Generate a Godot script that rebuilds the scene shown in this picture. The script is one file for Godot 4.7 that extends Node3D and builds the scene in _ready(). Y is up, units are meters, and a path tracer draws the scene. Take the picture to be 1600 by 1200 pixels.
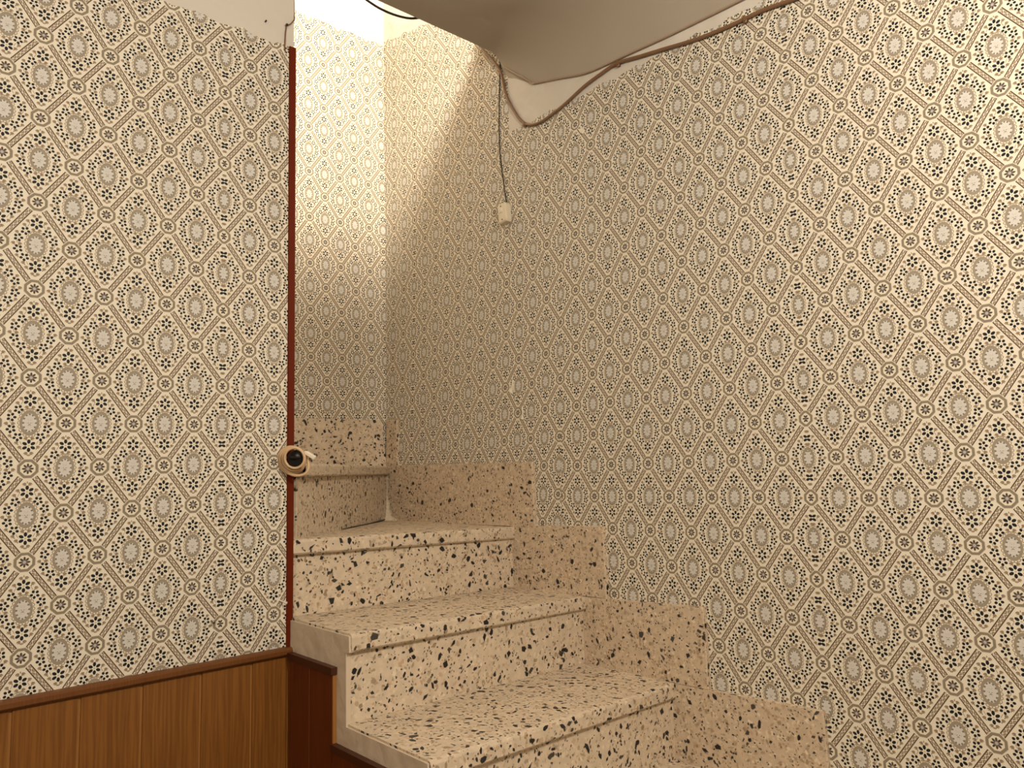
extends Node3D

# ---------------------------------------------------------------- constants
const XR := 1.51            # plane of the right wall
const FLANK := 0.766        # plane of the stair's open side
const LZ := -1.5833         # left wall passes here at x = LX0
const LX0 := 0.6688
const LSLOPE := -0.03783
const FSLOPE := 0.0
const CEIL := 2.8
const RIM := -1.676         # the ceiling ends here, over the stair
var M := {}
var used := {}

# ---------------------------------------------------------------- scene start
func _ready() -> void:
	var cam := Camera3D.new()
	cam.name = "camera"
	cam.transform = Transform3D(Basis(Vector3(0.745607, -0.025244, 0.665907), Vector3(-0.056944, 0.993214, 0.101411), Vector3(-0.663948, -0.113532, 0.739110)).orthonormalized(), Vector3(0, 1.52, 0))
	cam.fov = 53.19
	cam.near = 0.02
	cam.far = 40.0
	add_child(cam)
	cam.current = true
	var we := WorldEnvironment.new()
	we.name = "environment"
	var e := Environment.new()
	e.background_mode = Environment.BG_COLOR
	e.background_color = Color(0, 0, 0)
	e.tonemap_mode = Environment.TONE_MAPPER_LINEAR
	e.tonemap_exposure = 1.0
	e.sdfgi_enabled = true
	e.ssao_enabled = true
	e.ssil_enabled = true
	we.environment = e
	add_child(we)
	materials()
	lamps()
	room()
	upstairs()
	papers()
	staircase()
	panelling()
	cables()
	small_things()


func lamps() -> void:
	globe_lamp("globe_lamp", Vector3(0.52, 2.38, 0.26), 0.11, CEIL, 1.75, Color(1.0, 0.95, 0.88), "white glass globe lamp hanging from the ceiling, nearer the right wall", 2.6)
	globe_lamp("globe_lamp", Vector3(-1.0, 2.38, 0.55), 0.11, CEIL, 1.4, Color(1.0, 0.95, 0.88), "added fill lamp out of view, a white glass globe hanging nearer the left side of the room", 1.8)  # added unseen lamp, lifts the left wall and the stair's open side
	globe_lamp("globe_lamp", Vector3(0.75, 4.0, -0.80), 0.22, 4.6, 8.5, Color(1.0, 0.95, 0.87), "white globe lamp hanging in the upstairs hall over the stair", 2.6)


func globe_lamp(called: String, at: Vector3, r: float, top: float, energy: float, col: Color, label: String, glow: float) -> void:
	var t := thing(called, label, "lamp", at)
	var g := SphereMesh.new()
	g.radius = r
	g.height = 2 * r
	var gm := StandardMaterial3D.new()
	gm.albedo_color = Color(0.95, 0.93, 0.88)
	gm.emission_enabled = true
	gm.emission = col
	gm.emission_energy_multiplier = glow
	part("lamp_bulb", g, gm, t)
	var st := mb()
	tube(st, [Vector3(0, r * 0.96, 0), Vector3(0, top - at.y - 0.02, 0)], 0.006)
	commit("rod", st, M.brass, t)
	st = mb()
	lathe(st, [[0.0, top - at.y - 0.035], [0.03, top - at.y - 0.03], [0.05, top - at.y - 0.003], [0.0, top - at.y - 0.002]], 20)
	commit("canopy", st, M.brass, t)
	var l := OmniLight3D.new()
	l.name = "lamp_light"
	l.light_color = col
	l.light_energy = energy
	l.light_size = r
	l.omni_range = 12.0
	l.omni_attenuation = 2.0
	l.shadow_enabled = true
	t.add_child(l)


# ---------------------------------------------------------------- helpers: nodes
func numbered(called: String) -> String:
	if not used.has(called):
		used[called] = 0
		return called
	used[called] += 1
	return "%s_%03d" % [called, used[called]]


func thing(called: String, label: String, category: String, at := Vector3.ZERO, group := "") -> Node3D:
	var o := Node3D.new()
	o.name = numbered(called)
	o.position = at
	add_child(o)
	tag(o, label, category, group)
	return o


func tag(o: Node, label: String, category: String, group := "") -> void:
	o.set_meta("label", label)
	o.set_meta("category", category)
	if group != "":
		o.set_meta("group", group)


func part(called: String, mesh: Mesh, mat: Material, parent: Node) -> MeshInstance3D:
	var o := MeshInstance3D.new()
	o.mesh = mesh
	o.material_override = mat
	if parent == self:
		o.name = numbered(called)
		add_child(o)
	else:
		o.name = called
		parent.add_child(o, true)
	return o


func commit(called: String, st: SurfaceTool, mat: Material, parent: Node) -> MeshInstance3D:
	st.generate_normals()
	return part(called, st.commit(), mat, parent)


func structure(called: String, st: SurfaceTool, mat: Material, label: String, category: String) -> MeshInstance3D:
	var o := commit(called, st, mat, self)
	o.set_meta("kind", "structure")
	tag(o, label, category)
	return o


# ---------------------------------------------------------------- helpers: shapes
func mb() -> SurfaceTool:
	var st := SurfaceTool.new()
	st.begin(Mesh.PRIMITIVE_TRIANGLES)
	st.set_smooth_group(-1)
	return st


func tri(st: SurfaceTool, a: Vector3, b: Vector3, c: Vector3, out: Vector3) -> void:
	# front faces run clockwise seen from outside
	if (b - a).cross(c - a).dot(out) > 0:
		var k := b
		b = c
		c = k
	for p in [a, b, c]:
		st.set_uv(Vector2(p.x + p.z, p.y))
		st.add_vertex(p)


func quad(st: SurfaceTool, a: Vector3, b: Vector3, c: Vector3, d: Vector3, out: Vector3) -> void:
	tri(st, a, b, c, out)
	tri(st, a, c, d, out)


# convex loft between two rings with as many points each, both ends closed
func loft(st: SurfaceTool, A: Array, B: Array) -> void:
	var mid := Vector3.ZERO
	for p in A: mid += p
	for p in B: mid += p
	mid /= A.size() + B.size()
	var n := A.size()
	for i in n:
		var j := (i + 1) % n
		var c: Vector3 = (A[i] + A[j] + B[i] + B[j]) * 0.25
		quad(st, A[i], A[j], B[j], B[i], c - mid)
	var ca := Vector3.ZERO
	var cb := Vector3.ZERO
	for p in A: ca += p / n
	for p in B: cb += p / n
	for i in range(1, n - 1):
		tri(st, A[0], A[i], A[i + 1], ca - cb)
		tri(st, B[0], B[i], B[i + 1], cb - ca)


func box(st: SurfaceTool, a: Vector3, b: Vector3) -> void:
	loft(st, [Vector3(a.x, a.y, a.z), Vector3(b.x, a.y, a.z), Vector3(b.x, b.y, a.z), Vector3(a.x, b.y, a.z)],
		[Vector3(a.x, a.y, b.z), Vector3(b.x, a.y, b.z), Vector3(b.x, b.y, b.z), Vector3(a.x, b.y, b.z)])


# a slab given by its front face (4 corners in order) and a thickness vector; the front edges chamfered
func slab(st: SurfaceTool, f: Array, back: Vector3, ch := 0.002) -> void:
	var c: Vector3 = (f[0] + f[1] + f[2] + f[3]) * 0.25
	var inner := []
	var mid := []
	var rear := []
	for p in f:
		var toward: Vector3 = (c - p).normalized()
		inner.append(p + toward * ch * 1.4)
		mid.append(p + back.normalized() * ch)
		rear.append(p + back)
	for i in 4:
		var j := (i + 1) % 4
		var out: Vector3 = (f[i] + f[j]) * 0.5 - c
		quad(st, inner[i], inner[j], mid[j], mid[i], out - back)
		quad(st, mid[i], mid[j], rear[j], rear[i], out)
	quad(st, inner[0], inner[1], inner[2], inner[3], -back)
	quad(st, rear[0], rear[1], rear[2], rear[3], back)


# extrude an outline (any simple polygon, as points in the z-y plane) from x0 to x1
func extrude_x(st: SurfaceTool, poly: PackedVector2Array, x0: float, x1: float) -> void:
	if Geometry2D.is_polygon_clockwise(poly):
		poly.reverse()
	var idx := Geometry2D.triangulate_polygon(poly)
	for i in range(0, idx.size(), 3):
		var a := poly[idx[i]]
		var b := poly[idx[i + 1]]
		var c := poly[idx[i + 2]]
		tri(st, Vector3(x0, a.y, a.x), Vector3(x0, b.y, b.x), Vector3(x0, c.y, c.x), Vector3(-1, 0, 0))
		tri(st, Vector3(x1, a.y, a.x), Vector3(x1, b.y, b.x), Vector3(x1, c.y, c.x), Vector3(1, 0, 0))
	for i in poly.size():
		var a := poly[i]
		var b := poly[(i + 1) % poly.size()]
		var d := b - a
		quad(st, Vector3(x0, a.y, a.x), Vector3(x0, b.y, b.x), Vector3(x1, b.y, b.x), Vector3(x1, a.y, a.x), Vector3(0, -d.x, d.y))


func tube(st: SurfaceTool, pts: Array, r: float, sides := 10, closed := false) -> void:
	st.set_smooth_group(0)
	var n := pts.size()
	var rings := []
	var up := Vector3(0.31, 0.83, 0.47).normalized()
	for i in n:
		var d: Vector3
		if closed:
			d = pts[(i + 1) % n] - pts[(i + n - 1) % n]
		else:
			d = pts[mini(i + 1, n - 1)] - pts[maxi(i - 1, 0)]
		d = d.normalized()
		var u := (up - d * up.dot(d)).normalized()
		var v := d.cross(u)
		up = u
		var ring := []
		for k in sides:
			var a := TAU * k / sides
			ring.append(pts[i] + (u * cos(a) + v * sin(a)) * r)
		rings.append(ring)
	var last := n if closed else n - 1
	for i in last:
		var A: Array = rings[i]
		var B: Array = rings[(i + 1) % n]
		for k in sides:
			var j := (k + 1) % sides
			quad(st, A[k], A[j], B[j], B[k], (A[k] + A[j]) * 0.5 - pts[i])
	st.set_smooth_group(-1)
	if not closed:
		for k in range(1, sides - 1):
			tri(st, rings[0][0], rings[0][k], rings[0][k + 1], pts[0] - pts[1])
			tri(st, rings[n - 1][0], rings[n - 1][k], rings[n - 1][k + 1], pts[n - 1] - pts[n - 2])


# smooth curve through the given points
func curve(pts: Array, per := 6) -> Array:
	var out := []
	var n := pts.size()
	for i in n - 1:
		var a: Vector3 = pts[maxi(i - 1, 0)]
		var b: Vector3 = pts[i]
		var c: Vector3 = pts[i + 1]
		var d: Vector3 = pts[mini(i + 2, n - 1)]
		for k in per:
			out.append(b.cubic_interpolate(c, a, d, float(k) / per))
	out.append(pts[n - 1])
	return out


func lathe(st: SurfaceTool, prof: Array, sides: int, at := Vector3.ZERO, axes := Basis.IDENTITY) -> void:
	st.set_smooth_group(0)
	var mid := 0.0
	for p in prof: mid += p[1] / prof.size()
	for i in prof.size() - 1:
		for k in sides:
			var a := TAU * k / sides
			var b := TAU * (k + 1) / sides
			var p: Array = prof[i]
			var q: Array = prof[i + 1]
			var P := [Vector3(p[0] * cos(a), p[1], p[0] * sin(a)), Vector3(p[0] * cos(b), p[1], p[0] * sin(b)), Vector3(q[0] * cos(b), q[1], q[0] * sin(b)), Vector3(q[0] * cos(a), q[1], q[0] * sin(a))]
			var c: Vector3 = (P[0] + P[1] + P[2] + P[3]) * 0.25 - Vector3(0, mid, 0)
			for m in 4: P[m] = at + axes * P[m]
			quad(st, P[0], P[1], P[2], P[3], axes * c)
	st.set_smooth_group(-1)


func left_z(x: float) -> float:
	return LZ + (x - LX0) * LSLOPE


func back_z(x: float) -> float:
	return -2.365 + (x - XR) * FSLOPE


# ---------------------------------------------------------------- textures
var W := 0
var H := 0
var buf := PackedFloat32Array()
var ppm := 1.0     # pixels per millimetre
var gy := 0.0


func put(x: int, y: int, c: Color, a: float) -> void:
	var at := (posmod(y, H) * W + posmod(x, W)) * 3
	buf[at] += (c.r - buf[at]) * a
	buf[at + 1] += (c.g - buf[at + 1]) * a
	buf[at + 2] += (c.b - buf[at + 2]) * a


# ellipse in millimetres, turned by `turn`; inner > 0 leaves a ring
func oval(cx: float, cy: float, rx: float, ry: float, turn: float, c: Color, alpha := 1.0, thick := 0.0) -> void:
	var R := maxf(rx, ry) + 0.6
	var ca := cos(turn)
	var sa := sin(turn)
	for py in range(int((cy - R) * ppm), int((cy + R) * ppm) + 2):
		for px in range(int((cx - R) * ppm), int((cx + R) * ppm) + 2):
			var dx := (px + 0.5) / ppm - cx
			var dy := (py + 0.5) / ppm - cy
			var u := (dx * ca + dy * sa) / rx
			var v := (-dx * sa + dy * ca) / ry
			var q := sqrt(u * u + v * v)
			var d := (q - 1.0) * minf(rx, ry) if q < 0.4 else (q - 1.0) * sqrt((u * rx) * (u * rx) + (v * ry) * (v * ry)) / maxf(q, 0.001)
			if thick > 0.0:
				d = absf(d + thick * 0.5) - thick * 0.5
			var a := clampf(0.5 - d * ppm, 0.0, 1.0) * alpha
			if a > 0.0:
				put(px, py, c, a)


func octagon(cx: float, cy: float, r: float, c: Color) -> void:
	for py in range(int((cy - r - 1) * ppm), int((cy + r + 1) * ppm) + 2):
		for px in range(int((cx - r - 1) * ppm), int((cx + r + 1) * ppm) + 2):
			var dx := absf((px + 0.5) / ppm - cx)
			var dy := absf((py + 0.5) / ppm - cy)
			var d := maxf(maxf(dx, dy), (dx + dy) * 0.727) - r
			var a := clampf(0.5 - d * ppm, 0.0, 1.0)
			if a > 0.0:
				put(px, py, c, a)


# the chain band from one octagon to the next
func band(ax: float, ay: float, bx: float, by: float, w: float, t0: float, t1: float) -> void:
	var L := Vector2(bx - ax, by - ay).length()
	var dx := (bx - ax) / L
	var dy := (by - ay) / L
	var fill := Color(0.70, 0.63, 0.535)
	var dark := Color(0.28, 0.215, 0.16)
	var cream := Color(0.88, 0.855, 0.80)
	var lens := Color(0.50, 0.435, 0.37)
	for py in range(int((minf(ay, by) - w) * ppm), int((maxf(ay, by) + w) * ppm)):
		for px in range(int((minf(ax, bx) - w) * ppm), int((maxf(ax, bx) + w) * ppm)):
			var x := (px + 0.5) / ppm - ax
			var y := (py + 0.5) / ppm - ay
			var t := x * dx + y * dy
			var s := -x * dy + y * dx
			if t < t0 or t > L - t1 or absf(s) > w + 0.3:
				continue
			var c := fill
			var ph := t * TAU / 9.4
			var wave := 1.9 * sin(ph)
			if absf(s) > w - 1.6:
				c = dark
			elif absf(s - wave) < 0.85:
				c = cream
			elif absf(s - wave) < 2.6 and s * wave < 1.2:
				c = lens
				if (Vector2(fmod(t + 9.4 * 0.25, 4.7) - 2.35, absf(s) - 1.2)).length() < 0.9:
					c = dark
			var a := clampf((w - absf(s)) * ppm + 0.5, 0.0, 1.0) * clampf((t - t0) * ppm, 0.0, 1.0) * clampf((L - t1 - t) * ppm, 0.0, 1.0)
			put(px, py, c, a)


func curl(cx: float, cy: float, r: float, flip: float, c: Color) -> void:
	oval(cx, cy, r * 1.25, r * 0.95, 0.5 * flip, c, 1.0)
	oval(cx + 0.75 * r * flip, cy + 0.55 * r, r * 0.45, r * 0.35, 0.0, Color(0.875, 0.835, 0.735), 0.8)
	oval(cx - 0.9 * r * flip, cy + 0.9 * r, r * 0.38, r * 0.95, 0.5 * flip, c, 0.9)


func flower(cx: float, cy: float, petals: int, r0: float, pl: float, pw: float, start: float, c: Color, heart: Color) -> void:
	for k in petals:
		var a := start + TAU * k / petals
		oval(cx + cos(a) * r0, cy + sin(a) * r0, pl + 0.55, pw + 0.55, a, Color(0.9, 0.87, 0.79), 0.9)
	for k in petals:
		var a := start + TAU * k / petals
		oval(cx + cos(a) * r0, cy + sin(a) * r0, pl, pw, a, c)
	oval(cx, cy, r0 * 0.22, r0 * 0.22, 0, heart)


func wallpaper_image() -> Image:
	var hx := 57.4
	var hy := 80.1
	W = 620
	ppm = W / (2 * hx)
	H = int(round(2 * hy * ppm))
	buf.resize(W * H * 3)
	var base := Color(0.87, 0.845, 0.785)
	var rng := RandomNumberGenerator.new()
	rng.seed = 7
	var nz := FastNoiseLite.new()
	nz.seed = 3
	nz.frequency = 0.06
	for i in W * H:
		var k := 1.0 + 0.018 * nz.get_noise_2d(i % W, i / W) + rng.randf_range(-0.012, 0.012)
		buf[i * 3] = base.r * k
		buf[i * 3 + 1] = base.g * k
		buf[i * 3 + 2] = base.b * k
	var ring := Color(0.53, 0.49, 0.43)
	var ring2 := Color(0.585, 0.545, 0.48)
	var pale := Color(0.80, 0.79, 0.765)
	var ink := Color(0.105, 0.115, 0.125)
	var tan_ := Color(0.555, 0.485, 0.395)
	var cream := Color(0.875, 0.845, 0.76)
	var octs := [Vector2(0, 0), Vector2(hx, hy)]
	var ovals := [Vector2(hx, 0), Vector2(0, hy)]
	for o in octs:
		for s in [-1, 1]:
			band(o.x, o.y, o.x + s * hx, o.y + hy, 4.9, 18.5, 14.0)
	for o in ovals:
		# medallion
		for k in 22:
			var a := TAU * k / 22
			oval(o.x + cos(a) * 15.6, o.y + sin(a) * 23.2, 3.0, 3.0, 0, Color(0.54, 0.475, 0.395), 1.0, 1.1)
		oval(o.x, o.y, 15.4, 22.9, 0, Color(0.80, 0.76, 0.67), 0.9)
		oval(o.x, o.y, 15.0, 22.4, 0, ring2, 1.0)
		oval(o.x, o.y, 10.4, 17.0, 0, Color(0.69, 0.665, 0.615))
		for k in 12:
			var a := TAU * (k + 0.5) / 12
			oval(o.x + cos(a) * 7.2, o.y + sin(a) * 11.6, 4.4, 3.0, atan2(sin(a) * 11.6, cos(a) * 7.2), pale)
			var b := TAU * k / 12
			oval(o.x + cos(b) * 9.2, o.y + sin(b) * 15.0, 1.4, 1.5, 0, Color(0.40, 0.37, 0.33), 0.85)
		oval(o.x, o.y, 7.6, 12.0, 0, pale)
		for k in 6:
			var a := TAU * k / 6
			oval(o.x + cos(a) * 4.0, o.y + sin(a) * 6.2, 2.6, 1.7, atan2(sin(a) * 6.2, cos(a) * 4.0), Color(0.77, 0.76, 0.72), 0.8)
		for q in [Vector2(-1.7, 0.3), Vector2(1.7, 0.3), Vector2(0, 2.6), Vector2(-1.2, 3.6), Vector2(1.2, 3.6)]:
			oval(o.x + q.x, o.y + q.y, 0.7, 0.6, 0, Color(0.25, 0.23, 0.21), 0.9)
		# sprays round the medallion
		for s in [-1, 1]:
			for q in [Vector2(24.6, 1.4), Vector2(35.5, 1.2)]:
				curl(o.x + s * q.x, o.y + q.y, 2.7, s * (1.0 if q.x > 30 else -1.0), tan_)
			oval(o.x + s * 29.5, o.y - 3.0, 0.6, 4.5, 0.25 * s, tan_, 0.8)
			for q in [Vector2(29.5, 22.5), Vector2(30.5, -20.0)]:
				curl(o.x + s * q.x, o.y + q.y, 2.5, s, tan_)
			for q in [Vector2(17.2, -23.6), Vector2(27.6, -9.9), Vector2(27.8, 10.6), Vector2(17.4, 24.6)]:
				flower(o.x + s * q.x, o.y + q.y, 5, 5.2, 2.6, 2.25, 0.3 + q.y * 0.1 * s, ink, Color(0.78, 0.76, 0.72))
		for v in [-1, 1]:
			var fy: float = o.y + v * 40.0
			for s in [-1, 1]:
				for q in [Vector2(14.3, -2.7), Vector2(19.4, 5.2), Vector2(5.4, 12.6), Vector2(4.6, -13.4)]:
					curl(o.x + s * q.x, fy - v * q.y, 2.6, s, tan_)
				oval(o.x + s * 12.5, fy - v * 5.0, 0.6, 4.0, 0.5 * s * v, tan_, 0.7)
			oval(o.x, fy + v * 16.5, 0.9, 1.9, 0, tan_, 0.9)
			flower(o.x, fy, 6, 7.2, 3.8, 2.6, PI / 2, ink, Color(0.72, 0.74, 0.66))
	for o in octs:
		octagon(o.x, o.y, 17.3, Color(0.84, 0.80, 0.70))
		octagon(o.x, o.y, 16.1, ring)
		octagon(o.x, o.y, 11.6, cream)
		for k in 8:
			var a := TAU * k / 8
			oval(o.x + cos(a) * 5.6, o.y + sin(a) * 5.8, 3.5, 1.75, a, Color(0.36, 0.325, 0.305))
			oval(o.x + cos(a) * 6.4, o.y + sin(a) * 6.6, 1.8, 0.8, a, Color(0.22, 0.205, 0.20))
		oval(o.x, o.y, 2.2, 2.2, 0, Color(0.70, 0.66, 0.64), 0.9)
	return to_image()


func to_image() -> Image:
	var b := PackedByteArray()
	b.resize(W * H * 3)
	for i in W * H * 3:
		b[i] = int(clampf(buf[i], 0.0, 1.0) * 255.0 + 0.5)
	return Image.create_from_data(W, H, false, Image.FORMAT_RGB8, b)


# chips of stone in cement; side in millimetres
func terrazzo_image(sd: int, side: float, px: int, big: int, middle: int, small: int, base: Color) -> Image:
	W = px
	H = px
	ppm = px / side
	buf.resize(W * H * 3)
	var rng := RandomNumberGenerator.new()
	rng.seed = sd
	var nz := FastNoiseLite.new()
	nz.seed = sd
	nz.frequency = 0.02
	nz.fractal_octaves = 4
	for i in W * H:
		var k := 1.0 + 0.07 * nz.get_noise_2d(i % W, i / W) + rng.randf_range(-0.03, 0.03)
		buf[i * 3] = base.r * k
		buf[i * 3 + 1] = base.g * k
		buf[i * 3 + 2] = base.b * k
	var tans := [Color(0.70, 0.60, 0.48), Color(0.66, 0.58, 0.47), Color(0.60, 0.54, 0.45), Color(0.88, 0.83, 0.74), Color(0.85, 0.79, 0.69), Color(0.56, 0.48, 0.38), Color(0.74, 0.62, 0.51)]
	var inks := [Color(0.07, 0.07, 0.075), Color(0.09, 0.085, 0.085), Color(0.13, 0.13, 0.13), Color(0.24, 0.23, 0.21), Color(0.30, 0.245, 0.18)]
	for i in small * 2:
		chip(rng, rng.randf_range(2.0, 7.0), tans[rng.randi() % 7], rng.randf_range(0.45, 0.9))
	for i in small:
		chip(rng, rng.randf_range(1.2, 3.0), inks[2 + rng.randi() % 3], rng.randf_range(0.7, 1.0))
	for i in middle:
		chip(rng, rng.randf_range(2.8, 5.0), inks[rng.randi() % 5], 1.0)
	for i in big:
		chip(rng, rng.randf_range(5.5, 9.5), inks[rng.randi() % 4], 1.0)
	return to_image()


func chip(rng: RandomNumberGenerator, r: float, c: Color, alpha: float) -> void:
	var cx := rng.randf() * W / ppm
	var cy := rng.randf() * H / ppm
	var turn := rng.randf() * TAU
	var flat := rng.randf_range(0.32, 0.9)
	var n := rng.randi_range(4, 6)
	var P := []
	for k in n:
		var a := TAU * (k + rng.randf_range(-0.3, 0.3)) / n
		var q := r * rng.randf_range(0.65, 1.0)
		P.append(Vector2(cos(a) * q, sin(a) * q * flat).rotated(turn))
	var E := []
	for k in n:
		var d: Vector2 = (P[(k + 1) % n] - P[k]).normalized()
		var nn := Vector2(d.y, -d.x)
		E.append([nn, nn.dot(P[k])])
	for py in range(int((cy - r) * ppm) - 1, int((cy + r) * ppm) + 2):
		for px in range(int((cx - r) * ppm) - 1, int((cx + r) * ppm) + 2):
			var p := Vector2((px + 0.5) / ppm - cx, (py + 0.5) / ppm - cy)
			var d := -100.0
			for e in E:
				d = maxf(d, e[0].dot(p) - e[1])
			var a := clampf(0.5 - d * ppm, 0.0, 1.0) * alpha
			if a > 0.0:
				put(px, py, c, a)


func wood_image(sd: int, a: Color, b: Color) -> Image:
	W = 512
	H = 1024
	buf.resize(W * H * 3)
	var n1 := FastNoiseLite.new()
	n1.seed = sd
	n1.frequency = 0.012
	n1.fractal_octaves = 3
	var n2 := FastNoiseLite.new()
	n2.seed = sd + 5
	n2.frequency = 0.11
	n2.fractal_octaves = 2
	for y in H:
		var ang := TAU * y / H
		for x in W:
			var wob := 9.0 * n1.get_noise_3d(x * 0.6, 40.0 * cos(ang), 40.0 * sin(ang))
			var g := n2.get_noise_3d(x * 1.0 + wob, 6.0 * cos(ang), 6.0 * sin(ang)) * 0.5 + 0.5
			var fine := n2.get_noise_3d(x * 3.1 + wob * 2.0, 30.0 * cos(ang), 30.0 * sin(ang))
			var k := clampf(g * 1.25 - 0.12 + 0.16 * fine, 0.0, 1.0)
			k = k * k * (3.0 - 2.0 * k)
			var c := a.lerp(b, k)
			var at := (y * W + x) * 3
			buf[at] = c.r
			buf[at + 1] = c.g
			buf[at + 2] = c.b
	return to_image()


func plain(c: Color, rough := 0.9, metal := 0.0) -> StandardMaterial3D:
	var m := StandardMaterial3D.new()
	m.albedo_color = c
	m.roughness = rough
	m.metallic = metal
	return m


func tri_mat(im: Image, mw: float, mh: float, rough: float) -> StandardMaterial3D:
	var m := StandardMaterial3D.new()
	im.generate_mipmaps()
	m.albedo_texture = ImageTexture.create_from_image(im)
	m.roughness = rough
	m.uv1_triplanar = true
	m.uv1_triplanar_sharpness = 12.0
	m.uv1_scale = Vector3(1.0 / mw, 1.0 / mh, 1.0 / mw)
	return m


func noise_bump(m: StandardMaterial3D, freq: float, strength: float, size: float) -> void:
	var n := FastNoiseLite.new()
	n.seed = 11
	n.frequency = freq
	n.fractal_octaves = 4
	var im := n.get_seamless_image(256, 256)
	im.convert(Image.FORMAT_RGBA8)
	im.bump_map_to_normal_map(6.0)
	m.normal_enabled = true
	m.normal_texture = ImageTexture.create_from_image(im)
	m.normal_scale = strength
	m.uv1_triplanar = true
	m.uv1_scale = Vector3.ONE / size


func materials() -> void:
	var im := wallpaper_image()
	im.generate_mipmaps()
	var p := StandardMaterial3D.new()
	p.albedo_texture = ImageTexture.create_from_image(im)
	p.roughness = 0.62
	p.metallic_specular = 0.35
	M.paper = p
	M.terrazzo = tri_mat(terrazzo_image(21, 600.0, 1200, 300, 850, 1700, Color(0.80, 0.74, 0.655)), 0.74, 0.74, 0.45)
	M.terrazzo_fine = tri_mat(terrazzo_image(35, 520.0, 1000, 130, 480, 2000, Color(0.77, 0.70, 0.61)), 0.58, 0.58, 0.5)
	M.wood = tri_mat(wood_image(4, Color(0.43, 0.265, 0.095), Color(0.53, 0.345, 0.14)), 0.30, 0.9, 0.42)
	M.wood_dark = tri_mat(wood_image(9, Color(0.33, 0.13, 0.04), Color(0.41, 0.18, 0.065)), 0.30, 0.9, 0.4)
	M.cap = tri_mat(wood_image(14, Color(0.37, 0.215, 0.075), Color(0.44, 0.265, 0.10)), 0.12, 0.5, 0.45)
	M.cap_dark = plain(Color(0.25, 0.115, 0.04), 0.45)
	M.lath = plain(Color(0.60, 0.41, 0.20), 0.5)
	M.trim = plain(Color(0.37, 0.12, 0.02), 0.5)
	M.trim.metallic_specular = 0.25
	M.white = plain(Color(0.80, 0.775, 0.735), 0.85)
	noise_bump(M.white, 0.012, 0.5, 0.7)
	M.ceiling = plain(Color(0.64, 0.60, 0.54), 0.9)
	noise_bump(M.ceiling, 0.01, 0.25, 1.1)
	M.plaster = plain(Color(0.80, 0.735, 0.65), 0.92)
	noise_bump(M.plaster, 0.02, 0.25, 0.5)
	M.mortar = plain(Color(0.80, 0.75, 0.66), 0.95)
	noise_bump(M.mortar, 0.05, 1.2, 0.12)
	M.cable = plain(Color(0.47, 0.35, 0.25), 0.32)
	M.wire = plain(Color(0.62, 0.54, 0.46), 0.5)
	M.dark = plain(Color(0.10, 0.065, 0.04), 0.5)
	M.black = plain(Color(0.012, 0.012, 0.014), 0.35)
	M.coil = plain(Color(0.82, 0.70, 0.55), 0.45)
	M.plastic = plain(Color(0.90, 0.87, 0.80), 0.4)
	M.switch = plain(Color(0.85, 0.81, 0.72), 0.3)
	M.steel = plain(Color(0.55, 0.53, 0.5), 0.35, 0.8)
	M.far_paper = plain(Color(0.60, 0.54, 0.44), 0.9)
	M.far_floor = plain(Color(0.42, 0.33, 0.25), 0.6)
	M.hall = plain(Color(0.56, 0.50, 0.42), 0.9)
	M.brass = plain(Color(0.6, 0.5, 0.32), 0.35, 0.8)
	M.torn = plain(Color(0.88, 0.85, 0.78), 0.95)


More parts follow.
